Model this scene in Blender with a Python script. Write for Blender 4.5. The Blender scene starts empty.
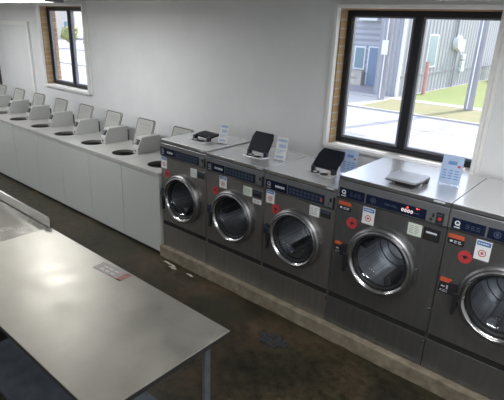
import bpy, bmesh, math, random
from mathutils import Vector, Matrix
random.seed(7)
S = bpy.context.scene
COL = S.collection
PI = math.pi

# ------------------------------------------------------------------ materials
def mat(name, base=(.5,.5,.5), rough=.5, metal=0.0, noise=0.0, nscale=8.0, stretch=(1,1,1), rnoise=0.0,
        bump=0.0, bscale=60.0, emit=None, estr=0.0, alt=None, spec=.5, coat=0.0):
    m = bpy.data.materials.new(name); m.use_nodes = True
    nt = m.node_tree; N = nt.nodes; L = nt.links
    p = N['Principled BSDF']
    p.inputs['Base Color'].default_value = (*base, 1)
    p.inputs['Roughness'].default_value = rough
    p.inputs['Metallic'].default_value = metal
    p.inputs['Specular IOR Level'].default_value = spec
    p.inputs['Coat Weight'].default_value = coat
    if emit:
        p.inputs['Emission Color'].default_value = (*emit, 1); p.inputs['Emission Strength'].default_value = estr
    if noise or rnoise or bump or alt:
        tc = N.new('ShaderNodeTexCoord'); mp = N.new('ShaderNodeMapping')
        mp.inputs['Scale'].default_value = stretch
        L.new(tc.outputs['Object'], mp.inputs['Vector'])
        nz = N.new('ShaderNodeTexNoise'); nz.inputs['Scale'].default_value = nscale
        nz.inputs['Detail'].default_value = 5; nz.inputs['Roughness'].default_value = .6
        L.new(mp.outputs['Vector'], nz.inputs['Vector'])
        if noise or alt:
            r = N.new('ShaderNodeValToRGB')
            r.color_ramp.elements[0].position = .3; r.color_ramp.elements[1].position = .7
            a = alt or tuple(max(0, c*(1-noise)) for c in base)
            b = base if alt else tuple(min(1, c*(1+noise)) for c in base)
            r.color_ramp.elements[0].color = (*a, 1); r.color_ramp.elements[1].color = (*b, 1)
            L.new(nz.outputs['Fac'], r.inputs['Fac']); L.new(r.outputs['Color'], p.inputs['Base Color'])
        if rnoise:
            mr = N.new('ShaderNodeMapRange')
            mr.inputs['To Min'].default_value = max(.02, rough-rnoise); mr.inputs['To Max'].default_value = min(1, rough+rnoise)
            mr.inputs['From Min'].default_value = .3; mr.inputs['From Max'].default_value = .7
            L.new(nz.outputs['Fac'], mr.inputs['Value']); L.new(mr.outputs['Result'], p.inputs['Roughness'])
        if bump:
            n2 = N.new('ShaderNodeTexNoise'); n2.inputs['Scale'].default_value = bscale
            L.new(mp.outputs['Vector'], n2.inputs['Vector'])
            bp = N.new('ShaderNodeBump'); bp.inputs['Strength'].default_value = bump; bp.inputs['Distance'].default_value = .01
            L.new(n2.outputs['Fac'], bp.inputs['Height']); L.new(bp.outputs['Normal'], p.inputs['Normal'])
    return m

def glass_mat(name, tint=(1,1,1), refl=1.0):
    m = bpy.data.materials.new(name); m.use_nodes = True
    nt = m.node_tree; N = nt.nodes; L = nt.links; N.clear()
    o = N.new('ShaderNodeOutputMaterial'); mx = N.new('ShaderNodeMixShader'); t = N.new('ShaderNodeBsdfTransparent')
    g = N.new('ShaderNodeBsdfGlossy'); lw = N.new('ShaderNodeLayerWeight'); lw.inputs['Blend'].default_value = .5
    pw = N.new('ShaderNodeMath'); pw.operation = 'POWER'; pw.inputs[1].default_value = 5
    f = N.new('ShaderNodeMath'); f.operation = 'MULTIPLY_ADD'; f.inputs[1].default_value = .9; f.inputs[2].default_value = .035*refl
    L.new(lw.outputs['Facing'], pw.inputs[0]); L.new(pw.outputs[0], f.inputs[0])
    t.inputs['Color'].default_value = (*tint, 1); g.inputs['Roughness'].default_value = .03
    L.new(f.outputs[0], mx.inputs['Fac']); L.new(t.outputs['BSDF'], mx.inputs[1]); L.new(g.outputs['BSDF'], mx.inputs[2])
    L.new(mx.outputs['Shader'], o.inputs['Surface']); return m

def brick_mat(name, c1, c2, mortar, scale=1.0, bw=.2, rh=.07, axes='yz'):
    m = bpy.data.materials.new(name); m.use_nodes = True
    nt = m.node_tree; N = nt.nodes; L = nt.links; p = N['Principled BSDF']; p.inputs['Roughness'].default_value = .85
    tc = N.new('ShaderNodeTexCoord'); sp = N.new('ShaderNodeSeparateXYZ'); cb = N.new('ShaderNodeCombineXYZ')
    L.new(tc.outputs['Object'], sp.inputs[0])
    L.new(sp.outputs[{'x':0,'y':1,'z':2}[axes[0]]], cb.inputs[0]); L.new(sp.outputs[{'x':0,'y':1,'z':2}[axes[1]]], cb.inputs[1])
    b = N.new('ShaderNodeTexBrick'); b.inputs['Scale'].default_value = scale
    b.inputs['Brick Width'].default_value = bw; b.inputs['Row Height'].default_value = rh; b.inputs['Mortar Size'].default_value = .006
    b.inputs['Color1'].default_value = (*c1, 1); b.inputs['Color2'].default_value = (*c2, 1); b.inputs['Mortar'].default_value = (*mortar, 1)
    L.new(cb.outputs[0], b.inputs['Vector']); L.new(b.outputs['Color'], p.inputs['Base Color'])
    return m

def drum_mat(name):      # perforated stainless: small dark holes over steel
    m = bpy.data.materials.new(name); m.use_nodes = True
    nt = m.node_tree; N = nt.nodes; L = nt.links; p = N['Principled BSDF']
    p.inputs['Metallic'].default_value = .9; p.inputs['Roughness'].default_value = .3
    tc = N.new('ShaderNodeTexCoord'); v = N.new('ShaderNodeTexVoronoi'); v.inputs['Scale'].default_value = 75; v.inputs['Randomness'].default_value = .1
    L.new(tc.outputs['Object'], v.inputs['Vector'])
    r = N.new('ShaderNodeValToRGB'); r.color_ramp.elements[0].position = .22; r.color_ramp.elements[1].position = .3
    r.color_ramp.elements[0].color = (.01,.01,.01,1); r.color_ramp.elements[1].color = (.55,.55,.56,1)
    L.new(v.outputs['Distance'], r.inputs['Fac']); L.new(r.outputs['Color'], p.inputs['Base Color']); return m

def floor_mat():
    m = bpy.data.materials.new('old_sealed_concrete'); m.use_nodes = True
    nt = m.node_tree; N = nt.nodes; L = nt.links; p = N['Principled BSDF']
    tc = N.new('ShaderNodeTexCoord')
    def noise(sc, det=6, ro=.6):
        n = N.new('ShaderNodeTexNoise'); n.inputs['Scale'].default_value = sc; n.inputs['Detail'].default_value = det
        n.inputs['Roughness'].default_value = ro; L.new(tc.outputs['Object'], n.inputs['Vector']); return n
    a = noise(1.7); b = noise(14, 8, .7)
    r = N.new('ShaderNodeValToRGB'); r.color_ramp.elements[0].position = .32; r.color_ramp.elements[1].position = .72
    r.color_ramp.elements[0].color = (.018,.017,.011,1); r.color_ramp.elements[1].color = (.085,.058,.036,1)
    e = r.color_ramp.elements.new(.5); e.color = (.038,.034,.021,1)
    L.new(a.outputs['Fac'], r.inputs['Fac'])
    r2 = N.new('ShaderNodeValToRGB'); r2.color_ramp.elements[0].position = .35; r2.color_ramp.elements[1].position = .75
    r2.color_ramp.elements[0].color = (.45,.45,.45,1); r2.color_ramp.elements[1].color = (1.6,1.5,1.35,1)
    L.new(b.outputs['Fac'], r2.inputs['Fac'])
    mx = N.new('ShaderNodeMixRGB'); mx.blend_type = 'MULTIPLY'; mx.inputs[0].default_value = 1
    L.new(r.outputs['Color'], mx.inputs[1]); L.new(r2.outputs['Color'], mx.inputs[2]); L.new(mx.outputs[0], p.inputs['Base Color'])
    mr = N.new('ShaderNodeMapRange'); mr.inputs['From Min'].default_value = .3; mr.inputs['From Max'].default_value = .7
    mr.inputs['To Min'].default_value = .25; mr.inputs['To Max'].default_value = .6
    L.new(b.outputs['Fac'], mr.inputs['Value']); L.new(mr.outputs['Result'], p.inputs['Roughness'])
    bp = N.new('ShaderNodeBump'); bp.inputs['Strength'].default_value = .25; bp.inputs['Distance'].default_value = .01
    L.new(b.outputs['Fac'], bp.inputs['Height']); L.new(bp.outputs['Normal'], p.inputs['Normal'])
    p.inputs['Specular IOR Level'].default_value = .35
    return m

def corrugated(name, base, axis='y', pitch=.3, dark=.78):
    m = bpy.data.materials.new(name); m.use_nodes = True
    nt = m.node_tree; N = nt.nodes; L = nt.links; p = N['Principled BSDF']; p.inputs['Roughness'].default_value = .6
    tc = N.new('ShaderNodeTexCoord'); w = N.new('ShaderNodeTexWave'); w.bands_direction = axis.upper(); w.inputs['Scale'].default_value = .31416/pitch
    L.new(tc.outputs['Object'], w.inputs['Vector'])
    bp = N.new('ShaderNodeBump'); bp.inputs['Strength'].default_value = 1; bp.inputs['Distance'].default_value = .05
    L.new(w.outputs['Fac'], bp.inputs['Height']); L.new(bp.outputs['Normal'], p.inputs['Normal'])
    r = N.new('ShaderNodeValToRGB'); r.color_ramp.elements[0].color = (*[c*dark for c in base], 1); r.color_ramp.elements[1].color = (*base, 1)
    r.color_ramp.elements[0].position = .0; r.color_ramp.elements[1].position = .3
    L.new(w.outputs['Fac'], r.inputs['Fac']); L.new(r.outputs['Color'], p.inputs['Base Color']); return m

M = {}
M['wall'] = mat('painted_wall', (.75,.76,.78), .55, noise=.03, nscale=3, bump=.08, bscale=40)
M['white'] = mat('white_gloss_trim', (.82,.82,.81), .35, noise=.03, nscale=6)
M['ceiling'] = mat('ceiling_paint', (.62,.62,.60), .8, noise=.03)
M['floor'] = floor_mat()
M['curb'] = mat('worn_concrete', (.27,.235,.175), .85, alt=(.14,.115,.08), nscale=11, bump=.5, bscale=35)
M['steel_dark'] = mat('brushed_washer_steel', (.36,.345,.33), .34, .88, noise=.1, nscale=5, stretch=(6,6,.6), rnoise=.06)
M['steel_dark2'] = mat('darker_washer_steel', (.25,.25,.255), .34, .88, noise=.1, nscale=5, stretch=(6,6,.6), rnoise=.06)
M['steel_top'] = mat('washer_top_steel', (.74,.745,.75), .25, .62, noise=.02, nscale=2)
M['steel_table'] = mat('scratched_table_steel', (.43,.41,.365), .44, .84, noise=.14, nscale=3.2, rnoise=.09)
M['steel_table2'] = mat('polished_table_steel', (.44,.42,.38), .26, .92, noise=.12, nscale=3, rnoise=.05)
M['steel_lip'] = mat('table_lip_steel', (.27,.27,.265), .28, .95, noise=.05, nscale=4)
M['shelf_steel'] = mat('galvanised_shelf', (.085,.10,.125), .5, .5, noise=.25, nscale=9)
M['chrome'] = mat('chrome', (.52,.52,.54), .2, 1.0)
M['satin'] = mat('satin_door_ring', (.27,.27,.28), .4, 1.0)
M['lidgrey'] = mat('grey_lid_plastic', (.42,.44,.47), .35, .3, noise=.05)
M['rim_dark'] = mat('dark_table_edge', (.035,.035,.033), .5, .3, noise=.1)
M['latchblue'] = mat('latch_blue', (.03,.07,.16), .5, noise=.1)
M['black'] = mat('black_plastic', (.018,.018,.022), .4, noise=.2, nscale=10)
M['lidblack'] = mat('black_hopper_lid', (.010,.012,.020), .55, noise=.2, nscale=12, spec=.25)
M['rubber'] = mat('black_rubber', (.012,.012,.013), .6, noise=.1)
M['seam'] = mat('dark_recess', (.012,.012,.012), .7, noise=.1)
M['panel'] = mat('panel_bezel', (.27,.28,.30), .4, .75, noise=.04, nscale=6)
M['navy'] = mat('navy_display', (.008,.013,.036), .22, noise=.15, nscale=12)
M['navy2'] = mat('navy_display_grid', (.009,.014,.03), .3, noise=.2, nscale=30)
M['print'] = mat('pale_print', (.62,.66,.72), .5, noise=.05)
M['print_dim'] = mat('dim_print', (.055,.08,.14), .5, noise=.05)
M['red'] = mat('red_sticker', (.45,.045,.045), .45, noise=.08, nscale=20)
M['redled'] = mat('red_indicator', (.7,.03,.03), .4, emit=(1,.08,.05), estr=1.2, noise=.02)
M['digit'] = mat('lit_digits', (.8,.75,.75), .4, emit=(1,.75,.75), estr=.3, noise=.02)
M['orange'] = mat('orange_label', (.52,.10,.035), .5, noise=.06, nscale=20)
M['sticker'] = mat('white_sticker', (.74,.75,.76), .45, noise=.04, nscale=20)
M['sticker_green'] = mat('pale_green_sticker', (.66,.72,.64), .45, noise=.04, nscale=20)
M['blue'] = mat('blue_print', (.05,.18,.45), .45, noise=.05)
M['grey_print'] = mat('grey_print', (.28,.30,.34), .5, noise=.05)
M['red_print'] = mat('red_print', (.5,.07,.08), .5, noise=.05)
M['poster'] = mat('blue_poster', (.36,.47,.66), .35, noise=.1, nscale=9)
M['poster_dark'] = mat('blue_poster_print', (.12,.22,.46), .4, noise=.05)
M['enamel'] = mat('white_enamel', (.50,.515,.505), .34, noise=.02, nscale=3)
M['enamel_top'] = mat('ivory_enamel_top', (.42,.415,.40), .3, noise=.02, nscale=3)
M['lid_ivory'] = mat('ivory_lid_plastic', (.37,.365,.35), .5, noise=.03, nscale=5)
M['coinbox'] = mat('coin_box_enamel', (.45,.455,.45), .42, noise=.03, nscale=5)
M['tub'] = mat('dark_tub', (.16,.155,.15), .45, .4, noise=.2)
M['drum'] = drum_mat('perforated_drum')
M['drumglass'] = glass_mat('door_glass', (.74,.78,.84), 1.2)
M['glass'] = glass_mat('window_glass', (.96,.98,1.0))
M['acrylic'] = glass_mat('clear_acrylic', (.93,.95,.97), 1.05)
M['frame'] = mat('black_window_frame', (.02,.021,.026), .35, .3, noise=.1)
M['sash'] = mat('grey_sash', (.20,.21,.24), .35, .4, noise=.1)
M['brick'] = brick_mat('tan_brick', (.36,.22,.10), (.46,.32,.17), (.45,.40,.32), bw=.2, rh=.072)
M['tube'] = mat('fluorescent_tube', (.9,.9,.85), .4, emit=(1,.97,.84), estr=6, noise=.01)
M['fixture'] = mat('fixture_enamel', (.75,.74,.68), .5, noise=.02)
M['legsteel'] = mat('galvanised_leg', (.30,.34,.38), .4, .8, noise=.15, nscale=14)
M['stain'] = mat('dark_patch', (.05,.055,.06), .3, alt=(.010,.010,.013), nscale=30, bump=.6, bscale=40)
M['grit'] = mat('lime_residue', (.42,.40,.34), .9, noise=.2, nscale=20)
M['door_dark'] = mat('dark_brown_door', (.06,.05,.045), .5, noise=.2)
# exterior
M['road'] = mat('pale_asphalt', (.33,.315,.33), .9, noise=.08, nscale=.6, bump=.2, bscale=30)
M['tar'] = mat('tar_line', (.25,.24,.25), .8, noise=.1)
M['walk'] = mat('sidewalk_concrete', (.44,.42,.40), .9, noise=.06, nscale=2)
M['grass'] = mat('green_grass', (.18,.24,.07), .95, alt=(.25,.26,.11), nscale=1.2, bump=.5, bscale=20)
M['drygrass'] = mat('dry_grass', (.28,.24,.14), .95, alt=(.21,.22,.10), nscale=1.6, bump=.5, bscale=20)
M['corr_y'] = corrugated('corrugated_siding', (.33,.33,.35), 'y', .45, .88)
M['corr_x'] = corrugated('corrugated_siding_front', (.40,.40,.42), 'x', .2)
M['siding'] = corrugated('lap_siding', (.42,.42,.45), 'z', .28, .95)
M['pole'] = mat('weathered_pole', (.30,.29,.31), .8, noise=.2, nscale=3, stretch=(1,1,.2))
M['extdoor'] = mat('blue_grey_door', (.20,.26,.36), .5, noise=.05)
M['extwin'] = mat('teal_window', (.20,.30,.33), .25, noise=.1)
M['extbrick'] = brick_mat('pale_stone_brick', (.42,.36,.30), (.62,.58,.5), (.7,.68,.64), bw=.4, rh=.16, axes='xz')
M['leaf'] = mat('foliage', (.22,.25,.07), .8, alt=(.34,.33,.13), nscale=3)
M['bark'] = mat('bark', (.16,.12,.09), .9, noise=.2)
M['house'] = mat('beige_siding', (.60,.54,.46), .8, noise=.04)
M['house2'] = mat('grey_siding', (.42,.48,.54), .8, noise=.04)
M['roofing'] = mat('roof_shingles', (.20,.20,.22), .9, noise=.15)
M['extpaint'] = mat('white_metal_ext', (.75,.75,.76), .5, noise=.03)

# ------------------------------------------------------------------ mesh helpers
def BM(): return bmesh.new()
def box(bm, x0,x1,y0,y1,z0,z1, mtx=None):
    vs = [bm.verts.new((x,y,z)) for x in (x0,x1) for y in (y0,y1) for z in (z0,z1)]
    if mtx:
        for v in vs: v.co = mtx @ v.co
    for f in ((0,1,3,2),(4,6,7,5),(0,4,5,1),(2,3,7,6),(0,2,6,4),(1,5,7,3)): bm.faces.new([vs[i] for i in f])
    return vs
def prism(bm, pts, axis, a, b):
    """extrude a 2D outline along axis; pts are in the other two axes in x,y,z order"""
    def P(p, t):
        return {'x':(t,p[0],p[1]),'y':(p[0],t,p[1]),'z':(p[0],p[1],t)}[axis]
    A = [bm.verts.new(P(p,a)) for p in pts]; B = [bm.verts.new(P(p,b)) for p in pts]; n = len(pts)
    bm.faces.new(A); bm.faces.new(list(reversed(B)))
    for i in range(n): bm.faces.new((A[i],B[i],B[(i+1)%n],A[(i+1)%n]))
def rrect(x0,x1,z0,z1,r,n=5):
    pts=[]
    for cx,cz,a0 in ((x1-r,z1-r,0),(x0+r,z1-r,90),(x0+r,z0+r,180),(x1-r,z0+r,270)):
        for k in range(n+1):
            a=math.radians(a0+90*k/n); pts.append((cx+r*math.cos(a),cz+r*math.sin(a)))
    return pts
def circ(cx,cz,r,n=32): return [(cx+r*math.cos(2*PI*k/n), cz+r*math.sin(2*PI*k/n)) for k in range(n)]
def lathe(bm, prof, c, axis='y', n=64, closed=False):
    """prof: list of (r, t) with t along the axis"""
    rings=[]
    for r,t in prof:
        ring=[]
        for k in range(n):
            a=2*PI*k/n; u=r*math.cos(a); w=r*math.sin(a)
            co={'y':(c[0]+u,c[1]+t,c[2]+w),'z':(c[0]+u,c[1]+w,c[2]+t),'x':(c[0]+t,c[1]+u,c[2]+w)}[axis]
            ring.append(bm.verts.new(co))
        rings.append(ring)
    m=len(rings)
    for i in range(m if closed else m-1):
        A=rings[i];B=rings[(i+1)%m]
        for k in range(n): bm.faces.new((A[k],A[(k+1)%n],B[(k+1)%n],B[k]))
    return rings
def disc(bm, c, r, axis='y', n=48):
    vs=[]
    for k in range(n):
        a=2*PI*k/n; u=r*math.cos(a); w=r*math.sin(a)
        vs.append(bm.verts.new({'y':(c[0]+u,c[1],c[2]+w),'z':(c[0]+u,c[1]+w,c[2]),'x':(c[0],c[1]+u,c[2]+w)}[axis]))
    bm.faces.new(vs)
def holed(bm, u0,u1,w0,w1,cu,cw,r,fn,n=64,depth=None):
    """flat plate with a round hole; fn(u,w,d)->xyz ; depth gives a second, rear skin and hole wall"""
    angs=sorted(set([2*PI*k/n for k in range(n)]+[math.atan2(w-cw,u-cu)%(2*PI) for u in (u0,u1) for w in (w0,w1)]))
    def edge(a):
        dx,dz=math.cos(a),math.sin(a); t=1e9
        if dx>1e-9:t=min(t,(u1-cu)/dx)
        if dx<-1e-9:t=min(t,(u0-cu)/dx)
        if dz>1e-9:t=min(t,(w1-cw)/dz)
        if dz<-1e-9:t=min(t,(w0-cw)/dz)
        return cu+t*dx,cw+t*dz
    def skin(d):
        I=[bm.verts.new(fn(cu+r*math.cos(a),cw+r*math.sin(a),d)) for a in angs]
        O=[bm.verts.new(fn(*edge(a),d)) for a in angs]
        k=len(angs)
        for i in range(k):
            j=(i+1)%k; bm.faces.new((I[i],I[j],O[j],O[i]))
        return I,O
    I,O=skin(0)
    if depth:
        I2,O2=skin(depth); k=len(angs)
        for i in range(k):
            j=(i+1)%k; bm.faces.new((I[i],I[j],I2[j],I2[i])); bm.faces.new((O[i],O[j],O2[j],O2[i]))
def tube(bm, p0, p1, r, n=16, r1=None):
    p0=Vector(p0);p1=Vector(p1);d=(p1-p0).normalized(); r1=r if r1 is None else r1
    a=d.orthogonal().normalized(); b=d.cross(a)
    A=[bm.verts.new(p0+(a*math.cos(2*PI*k/n)+b*math.sin(2*PI*k/n))*r) for k in range(n)]
    B=[bm.verts.new(p1+(a*math.cos(2*PI*k/n)+b*math.sin(2*PI*k/n))*r1) for k in range(n)]
    bm.faces.new(A); bm.faces.new(list(reversed(B)))
    for k in range(n): bm.faces.new((A[k],A[(k+1)%n],B[(k+1)%n],B[k]))
def obj(name, bm, m, parent=None, bevel=0, smooth=False, loc=None, seg=2):
    bmesh.ops.recalc_face_normals(bm, faces=bm.faces)
    me = bpy.data.meshes.new(name); bm.to_mesh(me); bm.free()
    if smooth:
        for p in me.polygons: p.use_smooth=True
        try: me.set_sharp_from_angle(angle=math.radians(40))
        except Exception: pass
    me.materials.append(M[m] if isinstance(m,str) else m)
    o = bpy.data.objects.new(name, me); COL.objects.link(o)
    if parent: o.parent = parent
    if loc: o.location = loc
    if bevel:
        b=o.modifiers.new('bevel','BEVEL'); b.width=bevel; b.segments=seg; b.limit_method='ANGLE'
    return o
def struct(name, bm, m, **k):
    o=obj(name,bm,m,**k)
    if not k.get('parent'): o['kind']='structure'
    return o
def thing(name, label, cat, loc=(0,0,0), rz=0, group=None):
    o=bpy.data.objects.new(name,None); COL.objects.link(o); o.location=loc; o.rotation_euler=(0,0,rz); o.empty_display_size=.1
    o['label']=label; o['category']=cat
    if group:o['group']=group
    return o
def tag(o,label,cat,group=None):
    o['label']=label;o['category']=cat
    if group:o['group']=group
    return o

# ------------------------------------------------------------------ room shell
XL,XR,YB,YW,ZC = -6.3,5.4,-5.2,.81,2.60
WL=(1.44,2.76); WLL=(-3.80,-2.50); WZ=(1.385,2.535); TH=.24
bm=BM(); box(bm,XL-.3,XR+.3,YB-.3,YW,-.12,0); struct('floor',bm,'floor')
bm=BM(); box(bm,XL-.3,XR+.3,YB-.3,YW+TH,ZC,ZC+.12); struct('ceiling',bm,'ceiling')
bm=BM()
xs=[XL-.3,WLL[0],WLL[1],WL[0],WL[1],XR+.3]
for i in range(5):
    if i in (1,3):
        box(bm,xs[i],xs[i+1],YW,YW+TH,-.4,WZ[0]-.03); box(bm,xs[i],xs[i+1],YW,YW+TH,WZ[1],ZC+.0)
    else: box(bm,xs[i],xs[i+1],YW,YW+TH,-.4,ZC)
struct('wall_window',bm,'wall')
bm=BM(); box(bm,XL-.3,XL,YB-.3,YW,0,ZC); struct('wall_left',bm,'wall')
bm=BM(); box(bm,XR,XR+.3,YB-.3,YW,0,ZC); struct('wall_right',bm,'wall')
bm=BM(); box(bm,XL,XR,YB-.3,YB,0,ZC); struct('wall_back',bm,'wall')
# brick reveals, casings, sills, windows
def window(n, X0, X1):
    bm=BM()
    box(bm,X0,X0+.012,YW+.002,YW+TH,WZ[0],WZ[1]); box(bm,X1-.012,X1,YW+.002,YW+TH,WZ[0],WZ[1])
    box(bm,X0,X1,YW+.002,YW+TH,WZ[1]-.008,WZ[1])
    struct('trim_%d'%(n*2+1),bm,'brick')
    bm=BM(); c=.03; p=YW-.05
    box(bm,X0-c,X0,p,YW+.001,WZ[0]-.03,WZ[1]+c); box(bm,X1-.047,X1-.017,p,YW+.001,WZ[0]-.03,WZ[1]+c); box(bm,X1-.02,X1+.01,YW-.012,YW+.001,WZ[0]-.03,WZ[1]+c)
    box(bm,X0,X1-.047,p,YW+.001,WZ[1],WZ[1]+c)
    box(bm,X0-.0,X1-.047,p,YW,WZ[0]-.03,WZ[0]); box(bm,X0,X1,YW,YW+TH+.03,WZ[0]-.03,WZ[0])            # sill board
    struct('trim_%d'%(n*2+2),bm,'white',bevel=.003)
    y0,y1=.912,.98
    w=bpy.data.objects.new('window_%d'%n,None); COL.objects.link(w); w.location=(0,0,0); w['kind']='structure'
    bm=BM(); f=.042
    xa,xb,za,zb=X0+.013,X1-.013,WZ[0],WZ[1]-.009
    box(bm,xa,xa+f,y0,y1,za,zb); box(bm,xb-f,xb,y0,y1,za,zb); box(bm,xa+f,xb-f,y0,y1,zb-.045,zb); box(bm,xa+f,xb-f,y0,y1,za,za+.045)
    xm=(xa+xb)/2-.012
    box(bm,xm-.036,xm+.028,y0,y1,za+.045,zb-.045)
    obj('window_frame',bm,'frame',w,bevel=.004)
    for k,(a,b) in enumerate(((xa+f,xm-.036),(xm+.028,xb-f))):
        bm=BM(); s=.022; c0,c1=y0+.012,y0+.05
        z0,z1=za+.045,zb-.045
        box(bm,a,a+s,c0,c1,z0,z1);box(bm,b-s,b,c0,c1,z0,z1);box(bm,a+s,b-s,c0,c1,z0,z0+s);box(bm,a+s,b-s,c0,c1,z1-s*.6,z1)
        sa=obj('sash',bm,'sash',w,bevel=.002)
        bm=BM(); box(bm,a+s,b-s,c0+.012,c0+.016,z0+s,z1-s*.6); obj('pane',bm,'glass',sa)
window(1,*WL); window(2,*WLL)
# casing around the far doorway in the window wall, and its dark door
bm=BM(); box(bm,-4.25,-4.19,YW-.035,YW+.001,0,2.30); box(bm,XL,-4.25,YW-.035,YW+.001,2.235,2.30)
struct('trim_7',bm,'white',bevel=.004)
bm=BM(); box(bm,XL+.02,-5.50,YW-.04,YW+.001,0,2.05); struct('door_1',bm,'door_dark',bevel=.004)
# concrete curb below the washers
bm=BM(); box(bm,.0,XR,-.053,YW-.002,0,.127)
bmesh.ops.subdivide_edges(bm,edges=[e for e in bm.edges if abs((e.verts[0].co-e.verts[1].co).x)>1],cuts=40,use_grid_fill=True)
for v in bm.verts:
    if v.co.y<-.04: v.co.y+=random.uniform(-.006,.004); v.co.z+=random.uniform(-.002,.002) if v.co.z>.1 else 0
struct('trim_8',bm,'curb',bevel=.008)

# ------------------------------------------------------------------ front load washers
def slab(bm,x0,x1,z0,z1,y0,y1): box(bm,x0,x1,y0,y1,z0,z1)
def text_lines(bm,x0,x1,z0,z1,rows,y,fill=.55,breaks=2):
    h=(z1-z0)/rows
    for r in range(rows):
        z=z1-h*(r+.5); x=x0
        for b in range(breaks):
            w=(x1-x0)/breaks*random.uniform(.6,.9); box(bm,x,x+w,y-.0006,y,z-h*fill/2,z+h*fill/2); x+=(x1-x0)/breaks
def notice(root, x,z,w,h, name='notice_sticker'):       # white card, blue header, red ring below
    s=obj(name,(lambda b:(slab(b,x-w/2,x+w/2,z-h/2,z+h/2,-.0035,-.001),b)[1])(BM()),'sticker',root); s['label']='white sticker with blue header'
    bm=BM(); slab(bm,x-w*.44,x+w*.44,z+h*.24,z+h*.46,-.0045,-.0035); hd=obj('header',bm,'blue',s)
    bm=BM(); text_lines(bm,x-w*.36,x+w*.36,z+h*.29,z+h*.41,1,-.0045,.6,5); obj('lettering',bm,'print',s)
    bm=BM(); lathe(bm,[(w*.26,-.004),(w*.26,-.0048),(w*.20,-.0048),(w*.20,-.004)],(x,0,z-h*.14),closed=True,n=24); disc(bm,(x,-.0046,z-h*.14),w*.1,n=12)
    obj('symbol',bm,'red_print',s)
def round_sticker(root,x,z,r):
    bm=BM(); lathe(bm,[(r,-.001),(r,-.0035),(r*.001,-.0036)],(x,0,z),n=32); s=obj('round_sticker',bm,'red',root); s['label']='round red sticker'
    bm=BM(); prism(bm,[(x-r*.5,z+r*.1),(x+r*.1,z+r*.3),(x+r*.5,z+r*.05),(x+r*.2,z-r*.1),(x-r*.1,z-r*.35),(x-r*.2,z-r*.02)],'y',-.0045,-.0036); obj('symbol',bm,'black',s)
def card(root,x,z,w,h,m='sticker',name='info_sticker',pm='grey_print',rows=5):
    bm=BM(); slab(bm,x-w/2,x+w/2,z-h/2,z+h/2,-.0035,-.001); s=obj(name,bm,m,root)
    bm=BM(); text_lines(bm,x-w*.38,x+w*.38,z-h*.36,z+h*.36,rows,-.0035,.35,2); obj('lettering',bm,pm,s); return s
def orange_label(root,x,z,w,h,name='warning_label',tall=False):
    bm=BM(); slab(bm,x-w/2,x+w/2,z-h/2,z+h/2,-.0035,-.001); s=obj(name,bm,'black',root); s['label']='black label with orange header'
    k=.2 if tall else .08
    bm=BM(); slab(bm,x-w*.49,x+w*.49,z+h*k,z+h*.49,-.0045,-.0035); obj('header',bm,'orange',s)
    bm=BM(); text_lines(bm,x-w*.36,x+w*.36,z+h*(k+.1),z+h*.4,1,-.0045,.45,3)
    obj('lettering',bm,'red_print',s)
    bm=BM()
    if tall:
        slab(bm,x-w*.32,x-w*.02,z-h*.12,z-h*.05,-.0045,-.0035); slab(bm,x+w*.12,x+w*.25,z-h*.2,z+h*.05,-.0045,-.0035)
        text_lines(bm,x-w*.38,x+w*.38,z-h*.44,z-h*.26,2,-.0035,.3,3)
    else:
        slab(bm,x-w*.36,x-w*.2,z-h*.3,z-h*.12,-.0045,-.0035); text_lines(bm,x-w*.1,x+w*.4,z-h*.4,z-h*.08,2,-.0035,.35,2)
    obj('pictogram',bm,'print',s)
def plate(root,x,z,w,h,m='seam',label=None,inner='panel'):
    bm=BM(); slab(bm,x-w/2,x+w/2,z-h/2,z+h/2,-.006,-.001); s=obj('coin_return_plate',bm,inner,root,bevel=.002)
    bm=BM(); slab(bm,x-w*.43,x+w*.43,z-h*.4,z+h*.36,-.0075,-.006); q=obj('recess',bm,m,s)
    bm=BM(); slab(bm,x-w*.32,x+w*.32,z+h*.08,z+h*.22,-.0085,-.0075); obj('lettering',bm,'print_dim' if not label else 'print',s)
    return s

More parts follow.
